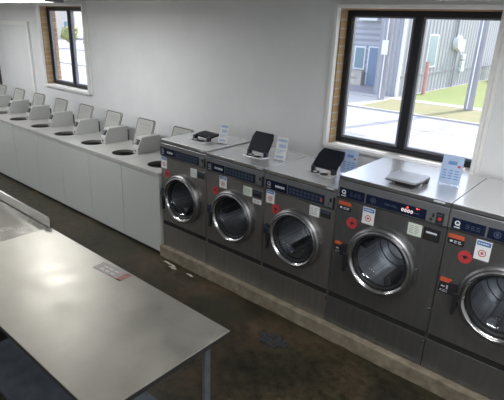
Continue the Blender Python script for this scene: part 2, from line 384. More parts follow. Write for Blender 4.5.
def washer(X, W, TOP, BOT, DEP, doorR, doorZ, label, big, lid, spec):
    """X left edge, W width; local origin at the left front foot"""
    t=thing('front_load_washer',label,'washing machine',(X,0,0),0,'steel front-load washers along the curb')
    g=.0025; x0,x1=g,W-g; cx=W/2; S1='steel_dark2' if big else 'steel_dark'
    # cabinet: sides, back and bottom as one open box
    bm=BM(); zt=TOP-.028
    box(bm,x0,x0+.006,.004,DEP,BOT,zt); box(bm,x1-.006,x1,.004,DEP,BOT,zt); box(bm,x0+.006,x1-.006,DEP-.006,DEP,BOT,zt); box(bm,x0+.006,x1-.006,.03,DEP-.006,BOT,BOT+.01)
    obj('cabinet',bm,S1,t)
    # lid / worktop of the machine
    bm=BM(); box(bm,x0,x1,-.004,DEP,TOP-.006,TOP); obj('top_panel',bm,'steel_top',t,bevel=.0015)
    bm=BM(); box(bm,x0,x1,-.004,.03,zt,TOP-.006); box(bm,x0,x0+.01,.03,DEP,zt,TOP-.006); box(bm,x1-.01,x1,.03,DEP,zt,TOP-.006); obj('top_fascia',bm,S1,t)
    bm=BM(); slab(bm,x0+.03,x1-.03,zt-.006,zt,-.001,.02); obj('top_seam',bm,'seam',t)
    bm=BM(); tube(bm,(cx-.02,-.008,TOP-.014),(cx-.02,-.003,TOP-.014),.005,10)
    obj('lock',bm,'chrome',t)
    bm=BM(); slab(bm,W*.86,W*.95,TOP-.018,TOP-.008,-.006,-.003); obj('badge',bm,'print',t)
    zs=.395; pz0=TOP-.170; zf=TOP-.034
    # front skin with round door opening
    bm=BM(); holed(bm,x0,x1,zs+.020,pz0-.004,cx,doorZ,doorR*.84,lambda u,w,d:(u,d,w),depth=.012)
    obj('front_panel',bm,S1,t)
    # control panel
    bm=BM(); prism(bm,[(-.001,pz0),(-.012,pz0+.012),(-.012,zf-.002),(-.009,zf),(.02,zf),(.02,pz0)],'x',x0,x1)
    cp=obj('control_panel',bm,'panel' if not big else 'panel',t,bevel=.002)
    bm=BM(); box(bm,x0+.001,x1-.001,.0,.02,pz0-.004,pz0+.001); obj('panel_gap',bm,'seam',t)
    dz0,dz1=TOP-.155,TOP-.085; yf=-.0125
    if not big: dz0,dz1=TOP-.152,TOP-.075
    a0,a1,b0,b1,c0,c1,d0,d1 = (.024,.222,.236,.665,.680,.722,.732,.778) if big else (.018,.225,.237,.565,.578,.630,.636,.655)
    if not big: a0,a1,b0,b1,c0,c1,d0,d1=[v*W/.66 for v in (a0,a1,b0,b1,c0,c1,d0,d1)]
    bm=BM(); slab(bm,a0,a1,dz0,dz1,yf-.004,yf); dl=obj('logo_display',bm,'navy',cp)
    h=dz1-dz0
    bm=BM()        # round swirl emblem with a short word below
    ex,ez,er=a0+.034,dz0+h*.58,h*.24
    lathe(bm,[(er,yf-.004),(er,yf-.0048),(er*.55,yf-.0048),(er*.55,yf-.004)],(ex,0,ez),closed=True,n=24)
    prism(bm,[(ex-er*.1,ez-er*.3),(ex+er*.3,ez-er*.1),(ex+er*1.1,ez-er*1.0),(ex+er*.5,ez-er*1.0)],'y',yf-.0052,yf-.004)
    slab(bm,ex-er*1.1,ex+er*1.1,dz0+h*.12,dz0+h*.22,yf-.0048,yf-.004)
    obj('emblem',bm,'print' if big else 'grey_print',dl)
    bm=BM(); text_lines(bm,a0+(.085 if big else .10),a1-.02,dz0+h*.25,dz0+h*.72,3 if big else 1,yf-.004,.3 if big else .5,3 if big else 5); obj('lettering',bm,'print_dim' if big else 'print',dl)
    bm=BM(); slab(bm,b0,b1,dz0,dz1,yf-.004,yf); dd=obj('cycle_display',bm,'navy' if big else 'navy2',cp)
    if big:
        bm=BM(); rr=h*.3
        lathe(bm,[(rr,yf-.004),(rr,yf-.0048),(rr*.78,yf-.0048),(rr*.78,yf-.004)],(b0+.055,0,dz0+h*.5),closed=True,n=28); disc(bm,(b0+.055,yf-.0046,dz0+h*.5),rr*.45,n=16)
        obj('dial',bm,'print_dim',dd)
        bm=BM(); text_lines(bm,b0+.14,b0+.24,dz0+h*.35,dz0+h*.6,2,yf-.004,.35,2); text_lines(bm,b1-.10,b1-.04,dz0+h*.3,dz0+h*.5,1,yf-.004,.4,2)
        obj('lettering',bm,'print_dim',dd)
        bm=BM()
        if spec.get('digits'):
            for k in range(4):
                xx=b0+.262+k*.021; 
                prism(bm,rrect(xx,xx+.016,dz0+h*.26,dz0+h*.58,.006,3),'y',yf-.0052,yf-.004)
            obj('digits',bm,'digit',dd)
            bm=BM()
            for k in range(4):
                xx=b0+.262+k*.021; slab(bm,xx+.0055,xx+.0105,dz0+h*.35,dz0+h*.5,yf-.0058,yf-.0052)
            obj('digit_holes',bm,'navy',dd)
            bm=BM(); prism(bm,circ(b0+.302,dz0+h*.76,.007,12),'y',yf-.0055,yf-.004); prism(bm,circ(b0+.366,dz0+h*.86,.006,12),'y',yf-.0055,yf-.004); slab(bm,b0+.366,b0+.385,dz0+h*.84,dz0+h*.89,yf-.005,yf-.004); obj('indicator_light',bm,'redled',dd)
        else: bm.free()
    else:
        bm=BM()
        for k in range(9):
            xx=b0+.012+(b1-b0-.02)*k/9
            for q in range(2): slab(bm,xx,xx+.022,dz0+h*(.2+.36*q),dz0+h*(.42+.36*q),yf-.0048,yf-.004)
        obj('cycle_buttons',bm,'print_dim',dd)
        if spec.get('redkey'):
            bm=BM(); slab(bm,b1-.035,b1-.018,dz0+h*.3,dz0+h*.62,yf-.0056,yf-.0048); obj('red_button',bm,'red_print',dd)
    bm=BM(); slab(bm,c0,c1,dz0-.004,dz1+.004,yf-.003,yf); kp=obj('key_plate',bm,'panel',cp,bevel=.002)
    bm=BM(); tube(bm,((c0+c1)/2,yf-.007,dz0+h*.28),((c0+c1)/2,yf-.002,dz0+h*.28),.009,14); obj('key_lock',bm,'chrome',kp,smooth=True)
    bm=BM(); slab(bm,(c0+c1)/2+.004,c1-.005,dz0+h*.5,dz1-h*.12,yf-.004,yf-.003); obj('slot',bm,'seam',kp)
    bm=BM(); slab(bm,d0,d1,dz0-.006,dz1+.006,yf-.005,yf); cs=obj('coin_slot',bm,'black',cp,bevel=.002)
    if big:
        bm=BM(); tube(bm,((d0+d1)/2,yf-.010,dz0+h*.5),((d0+d1)/2,yf-.004,dz0+h*.5),.012,16); obj('return_button',bm,'red',cs)
        bm=BM(); slab(bm,d0+.008,d1-.008,dz1-.012,dz1-.006,yf-.006,yf-.005); slab(bm,d0+.008,d1-.008,dz0+.004,dz0+.008,yf-.006,yf-.005); obj('lettering',bm,'print_dim',cs)
    # door: ring, gasket, glass, drum
    R=doorR
    bm=BM(); lathe(bm,[(R,0),(R,-.028),(R*.985,-.040),(R*.94,-.050),(R*.91,-.050),(R*.91,-.020),(R*.93,0)],(cx,0,doorZ),closed=False,n=72)
    dr=obj('door',bm,'satin' if big else 'satin',t,smooth=True); dr['label']='round steel porthole door'
    bm=BM(); lathe(bm,[(R*.915,-.046),(R*.90,-.057),(R*.86,-.061),(R*.82,-.055),(R*.79,-.040),(R*.785,-.026)],(cx,0,doorZ),n=72); obj('chrome_ring',bm,'chrome',dr,smooth=True)
    bm=BM(); lathe(bm,[(R*.79,-.030),(R*.74,-.036),(R*.71,-.026),(R*.70,.0)],(cx,0,doorZ),n=72); obj('gasket',bm,'rubber',dr,smooth=True)
    bm=BM(); rg=R*.72; lathe(bm,[(rg,-.026),(rg*.93,-.006),(rg*.8,.02),(rg*.62,.045),(rg*.35,.06),(.002,.064)],(cx,0,doorZ),n=56); obj('door_glass',bm,'drumglass',dr,smooth=True)
    rd=R*.83
    bm=BM(); lathe(bm,[(rd,.012),(rd,.03),(rd*1.06,.05),(rd*1.06,.38)],(cx,0,doorZ),n=48); disc(bm,(cx,.38,doorZ),rd*1.06); 
    du=obj('drum',bm,'drum',t,smooth=True)
    for k in range(3):
        a=spec.get('rot',.3)+k*2*PI/3
        mt=Matrix.Translation((cx,0,doorZ))@Matrix.Rotation(-a,4,'Y')
        bm=BM(); vs=box(bm,rd*.72,rd*1.05,.07,.36,-.03,.03,mt)
        obj('lifter',bm,'satin',du,bevel=.01)
    bm=BM()
    for rr in (.25,.55,.85): lathe(bm,[(rd*rr,.379),(rd*rr+.004,.372),(rd*rr+.008,.379)],(cx,0,doorZ),n=40)
    obj('drum_rib',bm,'satin',du,smooth=True)
    # hinge on the right, latch handle on the left
    bm=BM(); box(bm,cx+R*.93,cx+R*1.03,-.03,.0,doorZ-.05,doorZ+.05); obj('door_hinge',bm,'satin',t,bevel=.005)
    hx=cx-R-.035 if not big else cx-R-.03
    bm=BM(); prism(bm,rrect(hx-.028,hx+.045,doorZ-.045,doorZ+.045,.012),'y',-.03,-.001); ho=obj('latch_housing',bm,'black',t,bevel=.003)
    bm=BM(); prism(bm,[(hx+.015,doorZ-.01),(hx+.05,doorZ-.005),(hx+.055,doorZ-.03),(hx+.04,doorZ-.16),(hx+.022,doorZ-.165),(hx+.018,doorZ-.04)],'y',-.06,-.035)
    tube(bm,(hx+.035,-.04,doorZ-.03),(hx+.035,-.003,doorZ-.03),.012,10); obj('door_handle',bm,'black',t,bevel=.004)
    if not big:
        bm=BM(); slab(bm,hx-.02,hx+.0,doorZ+.012,doorZ+.035,-.032,-.03); slab(bm,hx+.008,hx+.024,doorZ-.005,doorZ+.016,-.032,-.03); obj('latch_label',bm,'latchblue',ho)
    # lower part
    bm=BM(); box(bm,x0+.007,x1-.007,.006,.02,zs-.035,zs+.035); obj('kick_gap',bm,'seam',t)
    bm=BM(); box(bm,x0,x1,0,.004,BOT,zs-.026); obj('lower_panel',bm,S1,t,bevel=.002)
    for (bx,bz) in spec.get('bolts',[]):
        bm=BM(); tube(bm,(bx,-.006,bz),(bx,.001,bz),.006,8); obj('bolt',bm,'chrome',t)
    # stickers
    for kind,*a in spec['stk']:
        {'notice':notice,'red':round_sticker,'card':card,'orange':orange_label,'plate':plate}[kind](t,*a)
    # soap hopper on top
    bm=BM(); hxx,hy=spec.get('hx',W*.46),.24; hw=.115
    if lid!='closed':
        holesm=BM()
        prism(bm,rrect(hxx-hw,hxx+hw,hy-.055,hy+.07,.02),'z',TOP-.002,TOP+.004); 
        hp=obj('soap_hopper',bm,'steel_top',t)
        bm=holesm
        prism(bm,circ(hxx-.055,hy-.01,.038,24),'z',TOP+.003,TOP+.0062); prism(bm,circ(hxx+.035,hy-.015,.034,24),'z',TOP+.003,TOP+.0062)
        obj('hopper_opening',bm,'seam',hp)
        bm=BM(); prism(bm,circ(hxx-.055,hy-.01,.016,16),'z',TOP+.006,TOP+.009); obj('soap_residue',bm,'sticker',hp)
    else:
        prism(bm,rrect(hxx-.07,hxx+.07,hy-.13,hy+.0,.02),'z',TOP-.002,TOP+.012); hp=obj('soap_hopper',bm,'black',t)
    tilt={'up':60,'back':41,'flat':7,'closed':180}[lid]
    # lid in its own frame: hinge line along x at origin, extends +y when flat back
    hl={'up':.185,'back':.195,'flat':.14,'closed':.235}[lid]
    if lid=='closed':
        mt=Matrix.Translation((hxx,hy+.04,TOP+.045))@Matrix.Rotation(math.radians(180),4,'X')
    else:
        mt=Matrix.Translation((hxx,hy+.03,TOP+.035))@Matrix.Rotation(math.radians(tilt),4,'X')
    bm=BM(); n0=len(bm.verts)
    prism(bm,[(-.115,.0),(.115,.0),(.118,.13),(.10,hl),(-.10,hl),(-.118,.13)],'z',-.008,.008)
    for v in bm.verts: v.co=mt@v.co
    lo=obj('hopper_lid',bm,'lidblack' if lid!='closed' else 'lidgrey',t,bevel=.003)
    if lid=='closed':
        bm=BM(); prism(bm,[(-.12,.0),(.12,.0),(.124,.13),(.108,hl+.004),(-.108,hl+.004),(-.124,.13)],'z',.008,.013)
        for v in bm.verts: v.co=mt@v.co
        obj('lid_rim',bm,'black',lo)
    lo['label']={'up':'black hopper lid propped open','back':'black hopper lid propped open','flat':'black hopper lid folded back','closed':'grey hopper lid lying shut'}[lid]
    for s in (-1,1):
        bm=BM(); box(bm,hxx+s*.095-.016,hxx+s*.095+.016,hy+.01,hy+.05,TOP,TOP+.045); obj('lid_hinge',bm,'black',t,bevel=.004)
    return t

X=[0,.661,1.354,2.039,2.846,3.653]
SM='steel front-load washer, '
washer(X[0],.661,1.283,.115,.63,.250,.728,SM+'first of the row beside the white top-loaders, hopper lid folded nearly flat',False,'flat',
  dict(rot=.2,hx=.315,stk=[('notice',.050,1.048,.085,.115),('red',.095,.937,.036),('card',.485,1.035,.085,.085),('plate',.588,1.035,.10,.075),]))
washer(X[1],.693,1.272,.122,.63,.248,.742,SM+'second from the white top-loaders, black hopper lid up',False,'up',
  dict(rot=1.1,hx=.378,stk=[('notice',.212,1.038,.09,.11),('red',.115,.936,.038),('card',.505,1.027,.095,.08,'sticker_green'),('plate',.618,1.032,.11,.075),('card',.615,.960,.095,.04,'sticker','info_sticker','grey_print',2)]))
washer(X[2],.685,1.268,.130,.63,.250,.755,SM+'just left of the taller pair, black hopper lid up',False,'back',
  dict(rot=.0,hx=.385,redkey=True,bolts=[(.677,.35),(.677,.33)],stk=[('notice',.063,1.044,.085,.115),('red',.125,.949,.042),('card',.500,1.039,.09,.085),('plate',.605,1.045,.105,.075)]))
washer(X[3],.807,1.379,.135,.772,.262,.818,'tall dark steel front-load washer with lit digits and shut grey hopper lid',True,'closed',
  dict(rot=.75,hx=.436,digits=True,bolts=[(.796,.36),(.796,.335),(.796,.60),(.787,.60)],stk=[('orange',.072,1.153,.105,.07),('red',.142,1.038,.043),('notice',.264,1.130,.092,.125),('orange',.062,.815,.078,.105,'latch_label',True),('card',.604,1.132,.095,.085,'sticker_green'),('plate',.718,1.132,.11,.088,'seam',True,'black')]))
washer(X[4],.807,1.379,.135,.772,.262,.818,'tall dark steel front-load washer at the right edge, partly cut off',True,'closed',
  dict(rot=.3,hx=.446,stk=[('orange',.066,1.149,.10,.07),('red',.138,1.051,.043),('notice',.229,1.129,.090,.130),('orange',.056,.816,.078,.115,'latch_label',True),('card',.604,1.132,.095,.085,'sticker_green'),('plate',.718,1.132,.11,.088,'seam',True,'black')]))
# ------------------------------------------------------------------ sign holders on the washers
def sign(x,y,z,w,h,rz,label,lean=.05,style=0):
    t=thing('sign_holder',label,'sign',(x,y,z),rz,'acrylic sign holders on the washers')
    bm=BM(); prism(bm,[(-.03,0),(.05,0),(.05,.003),(.003,.003),(lean+.003,h),(lean,h),(0,.003),(-.03,.003)],'x',-w/2,w/2)
    obj('acrylic_stand',bm,'acrylic',t)
    sh=BM()
    def P(u,v,d): # u across, v 0..1 up, d out
        return (u,lean*v-d-.001,.003+h*v)
    def q(bm,u0,u1,v0,v1,d):
        bm.faces.new([bm.verts.new(P(*p,d)) for p in ((u0,v0),(u1,v0),(u1,v1),(u0,v1))])
    def slabq(bm,u0,u1,v0,v1,d0,d1):
        A=[bm.verts.new(P(*p,d0)) for p in ((u0,v0),(u1,v0),(u1,v1),(u0,v1))]; B=[bm.verts.new(P(*p,d1)) for p in ((u0,v0),(u1,v0),(u1,v1),(u0,v1))]
        bm.faces.new(A); bm.faces.new(B[::-1])
        for i in range(4): bm.faces.new((A[i],B[i],B[(i+1)%4],A[(i+1)%4]))
    slabq(sh,-w*.48,w*.48,.04,.99,.0005,.0015); pap=obj('notice_sheet',sh,'sticker' if style==0 else 'poster',t)
    b=BM()
    if style==0:
        slabq(b,-w*.40,w*.40,.80,.92,.0015,.002); slabq(b,-w*.25,w*.35,.56,.70,.0015,.002)
        for k in range(3): slabq(b,-w*.38,w*.38-.02*k,.44-.06*k,.47-.06*k,.0015,.002)
        slabq(b,-w*.38,w*.3,.12,.22,.0015,.002)
        obj('blue_print',b,'poster',pap)
    else:
        prism_pts=None
        for k in range(4):
            v=.46-.09*k
            for j in range(3): slabq(b,-w*.38+j*w*.27,-w*.38+j*w*.27+w*.2,v,v+.035,.0015,.002)
        obj('lettering',b,'poster_dark',pap); b=BM()
        slabq(b,-w*.2,w*.2,.68,.80,.0015,.002)
        obj('emblem',b,'poster_dark',pap)
        b=BM(); slabq(b,w*.24,w*.38,.60,.68,.002,.0026); obj('red_mark',b,'red_print',pap)
    return t
sign(.565,.30,1.283,.105,.19,.15,'small white and blue acrylic sign on the washer next to the white top-loaders')
sign(1.290,.265,1.272,.115,.20,.1,'white and blue acrylic sign between the two raised black hopper lids')
sign(1.895,.38,1.268,.135,.19,.1,'blue acrylic sign against the left side of the tallest washer',style=1)
sign(2.695,.36,1.379,.145,.20,.1,'blue acrylic sign on the tall washer below the window',lean=.04,style=1)

# ------------------------------------------------------------------ top load washers
def top_loader(k):
    ws=['nearest the steel washers, its right side hidden','second from the steel washers','third from the steel washers','fourth from the steel washers, middle of the row','fifth from the steel washers','sixth from the steel washers','seventh from the steel washers, furthest with lid in view','at the far end, cut off']
    xr=-.66*k; t=thing('top_load_washer','white coin-operated top-load washer, lid open, '+ws[k],'washing machine',(xr,0,0),0,'white top-load washers along the wall')
    return t
proto=None
def build_top_loader():
    global proto
    t=top_loader(0); W=.66; x0,x1=-W+.0025,-.0025; y0=-.033; y1=.62; Z=.927
    bm=BM(); w=.006; box(bm,x0,x1,y0+.006,y0+.012,.03,Z-.034); box(bm,x0,x1,y1-w,y1,.03,Z-.034); box(bm,x0,x0+w,y0+.012,y1-w,.03,Z-.034); box(bm,x1-w,x1,y0+.012,y1-w,.03,Z-.034); box(bm,x0+w,x1-w,y0+.012,y1-w,.03,.04); c=obj('cabinet',bm,'enamel',t,bevel=.0)
    bm=BM(); box(bm,x0,x1,y0,y0+.0055,.035,Z-.034); obj('front_panel',bm,'enamel',t,bevel=.0015)
    bm=BM(); box(bm,x0+.01,x1-.01,y0+.03,y1-.02,0,.03); obj('base',bm,'seam',t)
    cx,cy,r=-.255,.195,.14
    bm=BM(); holed(bm,x0,x1,y0-.006,y1,cx,cy,r,lambda u,w,d:(u,w,Z-d),depth=.034); obj('top_deck',bm,'enamel_top',t,bevel=.0)
    # raise the dark tub out of the cabinet: a shallow well sunk below the rim
    bm=BM(); lathe(bm,[(r-.001,-.004),(r-.004,-.034),(r+.05,-.06),(r+.05,-.42),(.08,-.43),(.05,-.2),(.001,-.17)],(cx,cy,Z),axis='z',n=48); obj('tub',bm,'tub',t,smooth=True)
    bm=BM(); lathe(bm,[(r,.0),(r+.012,.003),(r+.02,.0),(r+.012,-.001)],(cx,cy,Z),axis='z',n=48,closed=True); obj('rim',bm,'enamel_top',t,smooth=True)
    # lid, leaning back
    L=.352; hz=Z+.012
    mt=Matrix.Translation((-.288,.455,hz))@Matrix.Rotation(math.radians(71),4,'X')
    bm=BM(); prism(bm,rrect(-.164,.164,.0,L,.035),'z',-.011,.011)
    for v in bm.verts:v.co=mt@v.co
    lid=obj('lid',bm,'lid_ivory',t,bevel=.004)
    bm=BM(); P=rrect(-.158,.158,.006,L-.006,.030,5); Q=rrect(-.153,.153,.010,L-.010,.027,5)
    A=[bm.verts.new((u,v,.0112)) for u,v in P]; B=[bm.verts.new((u,v,.0125)) for u,v in Q]
    n=len(P)
    for i in range(n): bm.faces.new((A[i],A[(i+1)%n],B[(i+1)%n],B[i]))
    A2=[bm.verts.new((u,v,.0112)) for u,v in rrect(-.148,.148,.015,L-.015,.025,5)]
    for i in range(n): bm.faces.new((B[i],B[(i+1)%n],A2[(i+1)%n],A2[i]))
    for v in bm.verts:v.co=mt@v.co
    obj('lid_liner',bm,'black',lid)
    bm=BM()
    for j in range(4):
        u=-.095+j*.052; box(bm,u,u+.034,L-.085,L-.062,.0112,.0122)
        for q in range(3): box(bm,u,u+.034,L-.104-.01*q,L-.100-.01*q,.0112,.0122)
    for v in bm.verts:v.co=mt@v.co
    obj('instructions',bm,'grey_print',lid)
    bm=BM()
    for s in (-1,1):
        box(bm,-.288+s*.13-.015,-.288+s*.13+.015,.45,.475,Z-.001,Z+.02)
    obj('lid_hinge',bm,'enamel_top',t)
    # coin box on the right
    bx0,bx1=-.162,-.064
    bm=BM(); prism(bm,[(.25,Z),(.25,Z+.075),(.315,Z+.19),(.585,Z+.19),(.585,Z)],'x',bx0,bx1); cb=obj('coin_box',bm,'coinbox',t,bevel=.004)
    bm=BM(); mt=Matrix.Translation(((bx0+bx1)/2,.282,Z+.132))@Matrix.Rotation(math.radians(-29.5),4,'X')
    box(bm,-.036,.036,-.006,.004,-.028,.036,mt); obj('coin_slide',bm,'black',cb,bevel=.003)
    bm=BM(); mt2=Matrix.Translation(((bx0+bx1)/2,.282,Z+.132))@Matrix.Rotation(math.radians(-29.5),4,'X')
    box(bm,-.022,.006,-.012,-.005,-.02,.026,mt2); obj('coin_slot',bm,'satin',cb)
    bm=BM(); tube(bm,((bx0+bx1)/2,.247,Z+.04),((bx0+bx1)/2,.252,Z+.04),.011,12); obj('lock',bm,'chrome',cb)
    bm=BM(); box(bm,bx0+.004,bx1-.004,.585,.604,Z,Z+.14); obj('gap_shade_strip',bm,'black',cb)  # black strip added behind the box, stands for the shaded gap
    return t
proto=build_top_loader()
def children(o,allo): return [c for c in allo if c.parent==o]
allo=list(bpy.data.objects)
tree=[(c,children(c,allo)) for c in children(proto,allo)]
for k in range(1,8):
    t=top_loader(k)
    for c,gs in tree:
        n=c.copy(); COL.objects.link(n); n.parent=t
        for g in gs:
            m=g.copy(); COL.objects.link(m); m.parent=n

# ------------------------------------------------------------------ tables
def worktable(name,label,x0,x1,y0,y1,Z,lip=False,m='steel_table'):
    t=thing(name,label,'table',((x0+x1)/2,(y0+y1)/2,0)); ox,oy=(x0+x1)/2,(y0+y1)/2
    a,b,c,d=x0-ox,x1-ox,y0-oy,y1-oy
    bm=BM(); box(bm,a,b,c,d,Z-.006,Z)
    tp=obj('tabletop',bm,m,t,bevel=.002)
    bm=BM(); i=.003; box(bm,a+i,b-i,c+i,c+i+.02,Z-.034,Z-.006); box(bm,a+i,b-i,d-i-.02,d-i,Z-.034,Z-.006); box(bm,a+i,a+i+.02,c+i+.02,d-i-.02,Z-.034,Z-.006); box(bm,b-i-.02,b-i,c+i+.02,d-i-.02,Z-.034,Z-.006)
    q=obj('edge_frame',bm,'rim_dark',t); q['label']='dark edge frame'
    if lip:
        bm=BM(); prism(bm,[(d-.02,Z),(d-.002,Z+.0),(d-.002,Z+.085),(d-.012,Z+.095),(d-.022,Z+.093),(d-.022,Z+.088),(d-.012,Z+.088),(d-.008,Z+.08),(d-.010,Z+.004)],'x',a,b)
        obj('backsplash',bm,'steel_lip',t)
    for sx in (a+.10,b-.08):
        for sy in (c+.09,d-.09):
            bm=BM(); tube(bm,(sx,sy,.02),(sx,sy,Z-.003),.021,20); lg=obj('leg',bm,'legsteel',t,smooth=True)
            bm=BM(); tube(bm,(sx,sy,0),(sx,sy,.03),.016,16,.024); obj('foot',bm,'black',lg,smooth=True)
            bm=BM(); tube(bm,(sx,sy,Z-.08),(sx,sy,Z-.005),.03,16,.036); obj('gusset',bm,'legsteel',lg,smooth=True)
    bm=BM(); box(bm,a+.10,b-.08,c+.07,d-.10,.185,.20); box(bm,a+.10,b-.08,c+.07,c+.075,.165,.19); box(bm,a+.10,b-.08,d-.105,d-.10,.165,.19)
    obj('undershelf',bm,'shelf_steel',t,bevel=.002)
    return t
t=worktable('work_table','stainless steel folding table with red-edged sticker, nearest the washers',.447,2.288,-2.19,-1.42,.90)
t['group']='stainless tables'
# sticker on the table (on its far edge)
bm=BM(); ox,oy=(.447+2.288)/2,(-2.19-1.42)/2
mt=Matrix.Translation((1.34-ox,-1.485-oy,.9003))@Matrix.Rotation(math.radians(4),4,'Z')
box(bm,-.135,.135,-.045,.045,0,.0006,mt); s=obj('table_sticker',bm,mat('worn_sticker',(.36,.335,.32),.5,.4,noise=.15,nscale=30),t); s['label']='worn sticker with red end'
bm=BM()
for (a,b,c,d) in ((-.135,.135,.041,.045),(-.135,.135,-.045,-.041),(-.135,-.131,-.045,.045)): box(bm,a,b,c,d,.0006,.001,mt)
obj('sticker_border',bm,'grey_print',s)
bm=BM(); box(bm,.09,.135,-.045,.045,.0006,.0011,mt); box(bm,.02,.13,-.045,-.038,.0006,.0011,mt); obj('sticker_end',bm,mat('faded_red',(.33,.15,.14),.5,noise=.2,nscale=30),s)
bm=BM()
for k in range(2):
    for j in range(3): box(bm,-.09+.05*j,-.055+.05*j,.005-.03*k,.02-.03*k,.0006,.001,mt)
obj('sticker_lettering',bm,mat('worn_print',(.55,.52,.5),.5,noise=.1),s)
t=worktable('work_table','stainless steel table with raised back lip, at the left edge of the photo',-1.45,.445,-2.19,-1.41,.888,lip=True,m='steel_table2')
t['group']='stainless tables'
del t['group']
for o in COL.objects:
    if o.get('group')=='stainless tables': del o['group']

# floor patch and residue
bm=BM(); pts=[(1.79+.13*(1+.18*math.sin(3*a)+.1*math.sin(7*a+1))*math.cos(a),-.37+.085*(1+.2*math.sin(2*a+1)+.1*math.sin(5*a))*math.sin(a)) for a in [2*PI*k/40 for k in range(40)]]
prism(bm,pts,'z',.0,.006); tag(obj('floor_patch',bm,'stain'),'dark crumpled patch on the floor in front of the washers','floor patch')
bm=BM()
for (cx,cy,w,h) in ((.30,-.13,.05,.022),(.20,-.10,.09,.012),(.55,-.115,.05,.012)):
    pts=[(cx+w*(1+.3*math.sin(3*a+cx*9))*math.cos(a),cy+h*(1+.3*math.sin(4*a))*math.sin(a)) for a in [2*PI*k/20 for k in range(20)]]
    prism(bm,pts,'z',0,.0015)
o=obj('lime_residue',bm,'grit'); o['kind']='stuff'; tag(o,'pale dried residue on the floor at the foot of the curb','residue')

# ------------------------------------------------------------------ ceiling lights
def fixture(x0,x1,y,label):
    t=thing('ceiling_light',label,'light',((x0+x1)/2,y,2.50),0,'fluorescent ceiling strips'); L=(x1-x0)/2
    bm=BM(); prism(bm,[(-.10,.10),(.10,.10),(.10,.06),(.05,.035),(-.05,.035),(-.10,.06)],'x',-L,L); obj('housing',bm,'fixture',t)
    for s in (-1,1):
        bm=BM(); tube(bm,(-L+.04,s*.05,.018),(L-.04,s*.05,.018),.016,12); obj('tube',bm,'tube',t,smooth=True)
    for s in (-1,1):
        bm=BM(); box(bm,s*L-.02,s*L+.02,-.08,.08,.0,.10); obj('end_cap',bm,'grey_print',t)
    ld=bpy.data.lights.new('tube_light','AREA'); ld.shape='RECTANGLE'; ld.size=(x1-x0)-.1; ld.size_y=.12; ld.energy=LP; ld.color=(.97,.985,1.0)
    lo=bpy.data.objects.new('tube_light',ld); COL.objects.link(lo); lo.location=((x0+x1)/2,y,2.495)
LP=17
fixture(-1.88,-.66,-.62,'fluorescent strip light over the white top-loaders')
fixture(2.82,4.02,-.80,'fluorescent strip light near the right window')
fixture(-4.9,-3.7,-.62,'unseen added strip light at the far left end')  # out of view, added for the room's light
for i,x in enumerate((-4.2,-1.75,3.0,4.65)):  # unseen back row, put in to supply the light the room needs
    fixture(x-.6,x+.6,-3.1,'unseen added strip light over the back of the room, %s'%('far left','left of middle','right of middle','far right')[i])

# ------------------------------------------------------------------ outside
G=-.4
def slabst(name,x0,x1,y0,y1,z0,z1,m): bm=BM(); box(bm,x0,x1,y0,y1,z0,z1); return struct(name,bm,m)
slabst('ground_apron',-90,40,YW+TH,2.8,G-.2,G+.04,'walk')
slabst('road',-90,40,2.8,13.45,G-.2,G,'road')
slabst('road_curb',-90,40,13.45,13.6,G-.2,G+.06,'walk')
slabst('verge',-4.95,40,13.6,16.5,G-.2,G+.05,'drygrass')
slabst('sidewalk',-90,40,16.5,17.2,G-.2,G+.06,'walk')
slabst('lawn',-5.0,60,17.2,48,G-.2,G+.05,'grass')
slabst('driveway',-90,-5.0,17.2,48,G-.2,G+.04,'road')
slabst('driveway_apron',-90,-4.95,13.6,16.5,G-.2,G+.04,'walk')
bm=BM()
def strip(pts,w):
    for (a,b) in zip(pts,pts[1:]):
        d=(Vector(b)-Vector(a)).normalized(); n=Vector((-d.y,d.x))*w/2
        vs=[bm.verts.new((p.x,p.y,G+z)) for z in (.0,.004) for p in (Vector(a)-n,Vector(a)+n,Vector(b)+n,Vector(b)-n)]
        for f in ((0,1,2,3),(7,6,5,4),(0,4,5,1),(1,5,6,2),(2,6,7,3),(3,7,4,0)): bm.faces.new([vs[i] for i in f])
for y0 in (5.2,8.3,11.2):
    strip([(-30+x*1.5,y0+random.uniform(-.12,.12)) for x in range(36)],.10)
strip([(-1.2+random.uniform(-.2,.2),3+y*.8) for y in range(13)],.08); strip([(-6+random.uniform(-.2,.2),3+y*.8) for y in range(13)],.08)
o=obj('tar_lines',bm,'tar'); o['kind']='structure'
# corrugated building (right) with its window, meter boxes
b=thing('corrugated_building','grey corrugated metal building across the street','building',(-8,33,G))
def E(bm,name,m,parent,off,**k):
    for v in bm.verts: v.co-=Vector(off)
    return obj(name,bm,m,parent,**k)
OF=(-8,33,G)
bm=BM(); box(bm,-6.25,-5.14,17.4,46,G,9.5); E(bm,'side_wall','corr_y',b,OF)
bm=BM(); box(bm,-6.25,-5.16,17.36,17.4,G,9.5); E(bm,'front_wall','corr_x',b,OF)
bm=BM(); box(bm,-5.14,-5.11,17.36,46,.50,.56); E(bm,'seam_strip','pole',b,OF)
bm=BM(); box(bm,-5.2,-5.10,17.3,17.42,G,9.5); E(bm,'corner_trim','extpaint',b,OF)
bm=BM(); box(bm,-5.14,-5.09,20.15,21.35,.80,2.32); w=E(bm,'window_surround','extpaint',b,OF)
bm=BM(); box(bm,-5.10,-5.08,20.25,21.25,.88,2.26); E(bm,'pane','extwin',w,OF)
bm=BM(); box(bm,-6.6,-4.9,17.2,46.2,9.5,9.7); E(bm,'roof','roofing',b,OF)
bm=BM(); prism(bm,circ(23.9,1.95,.36,20),'x',-5.14,-4.85); box(bm,-5.14,-4.9,24.2,24.9,1.5,2.1); u=E(bm,'vent_hood','extpaint',b,OF,bevel=.02)
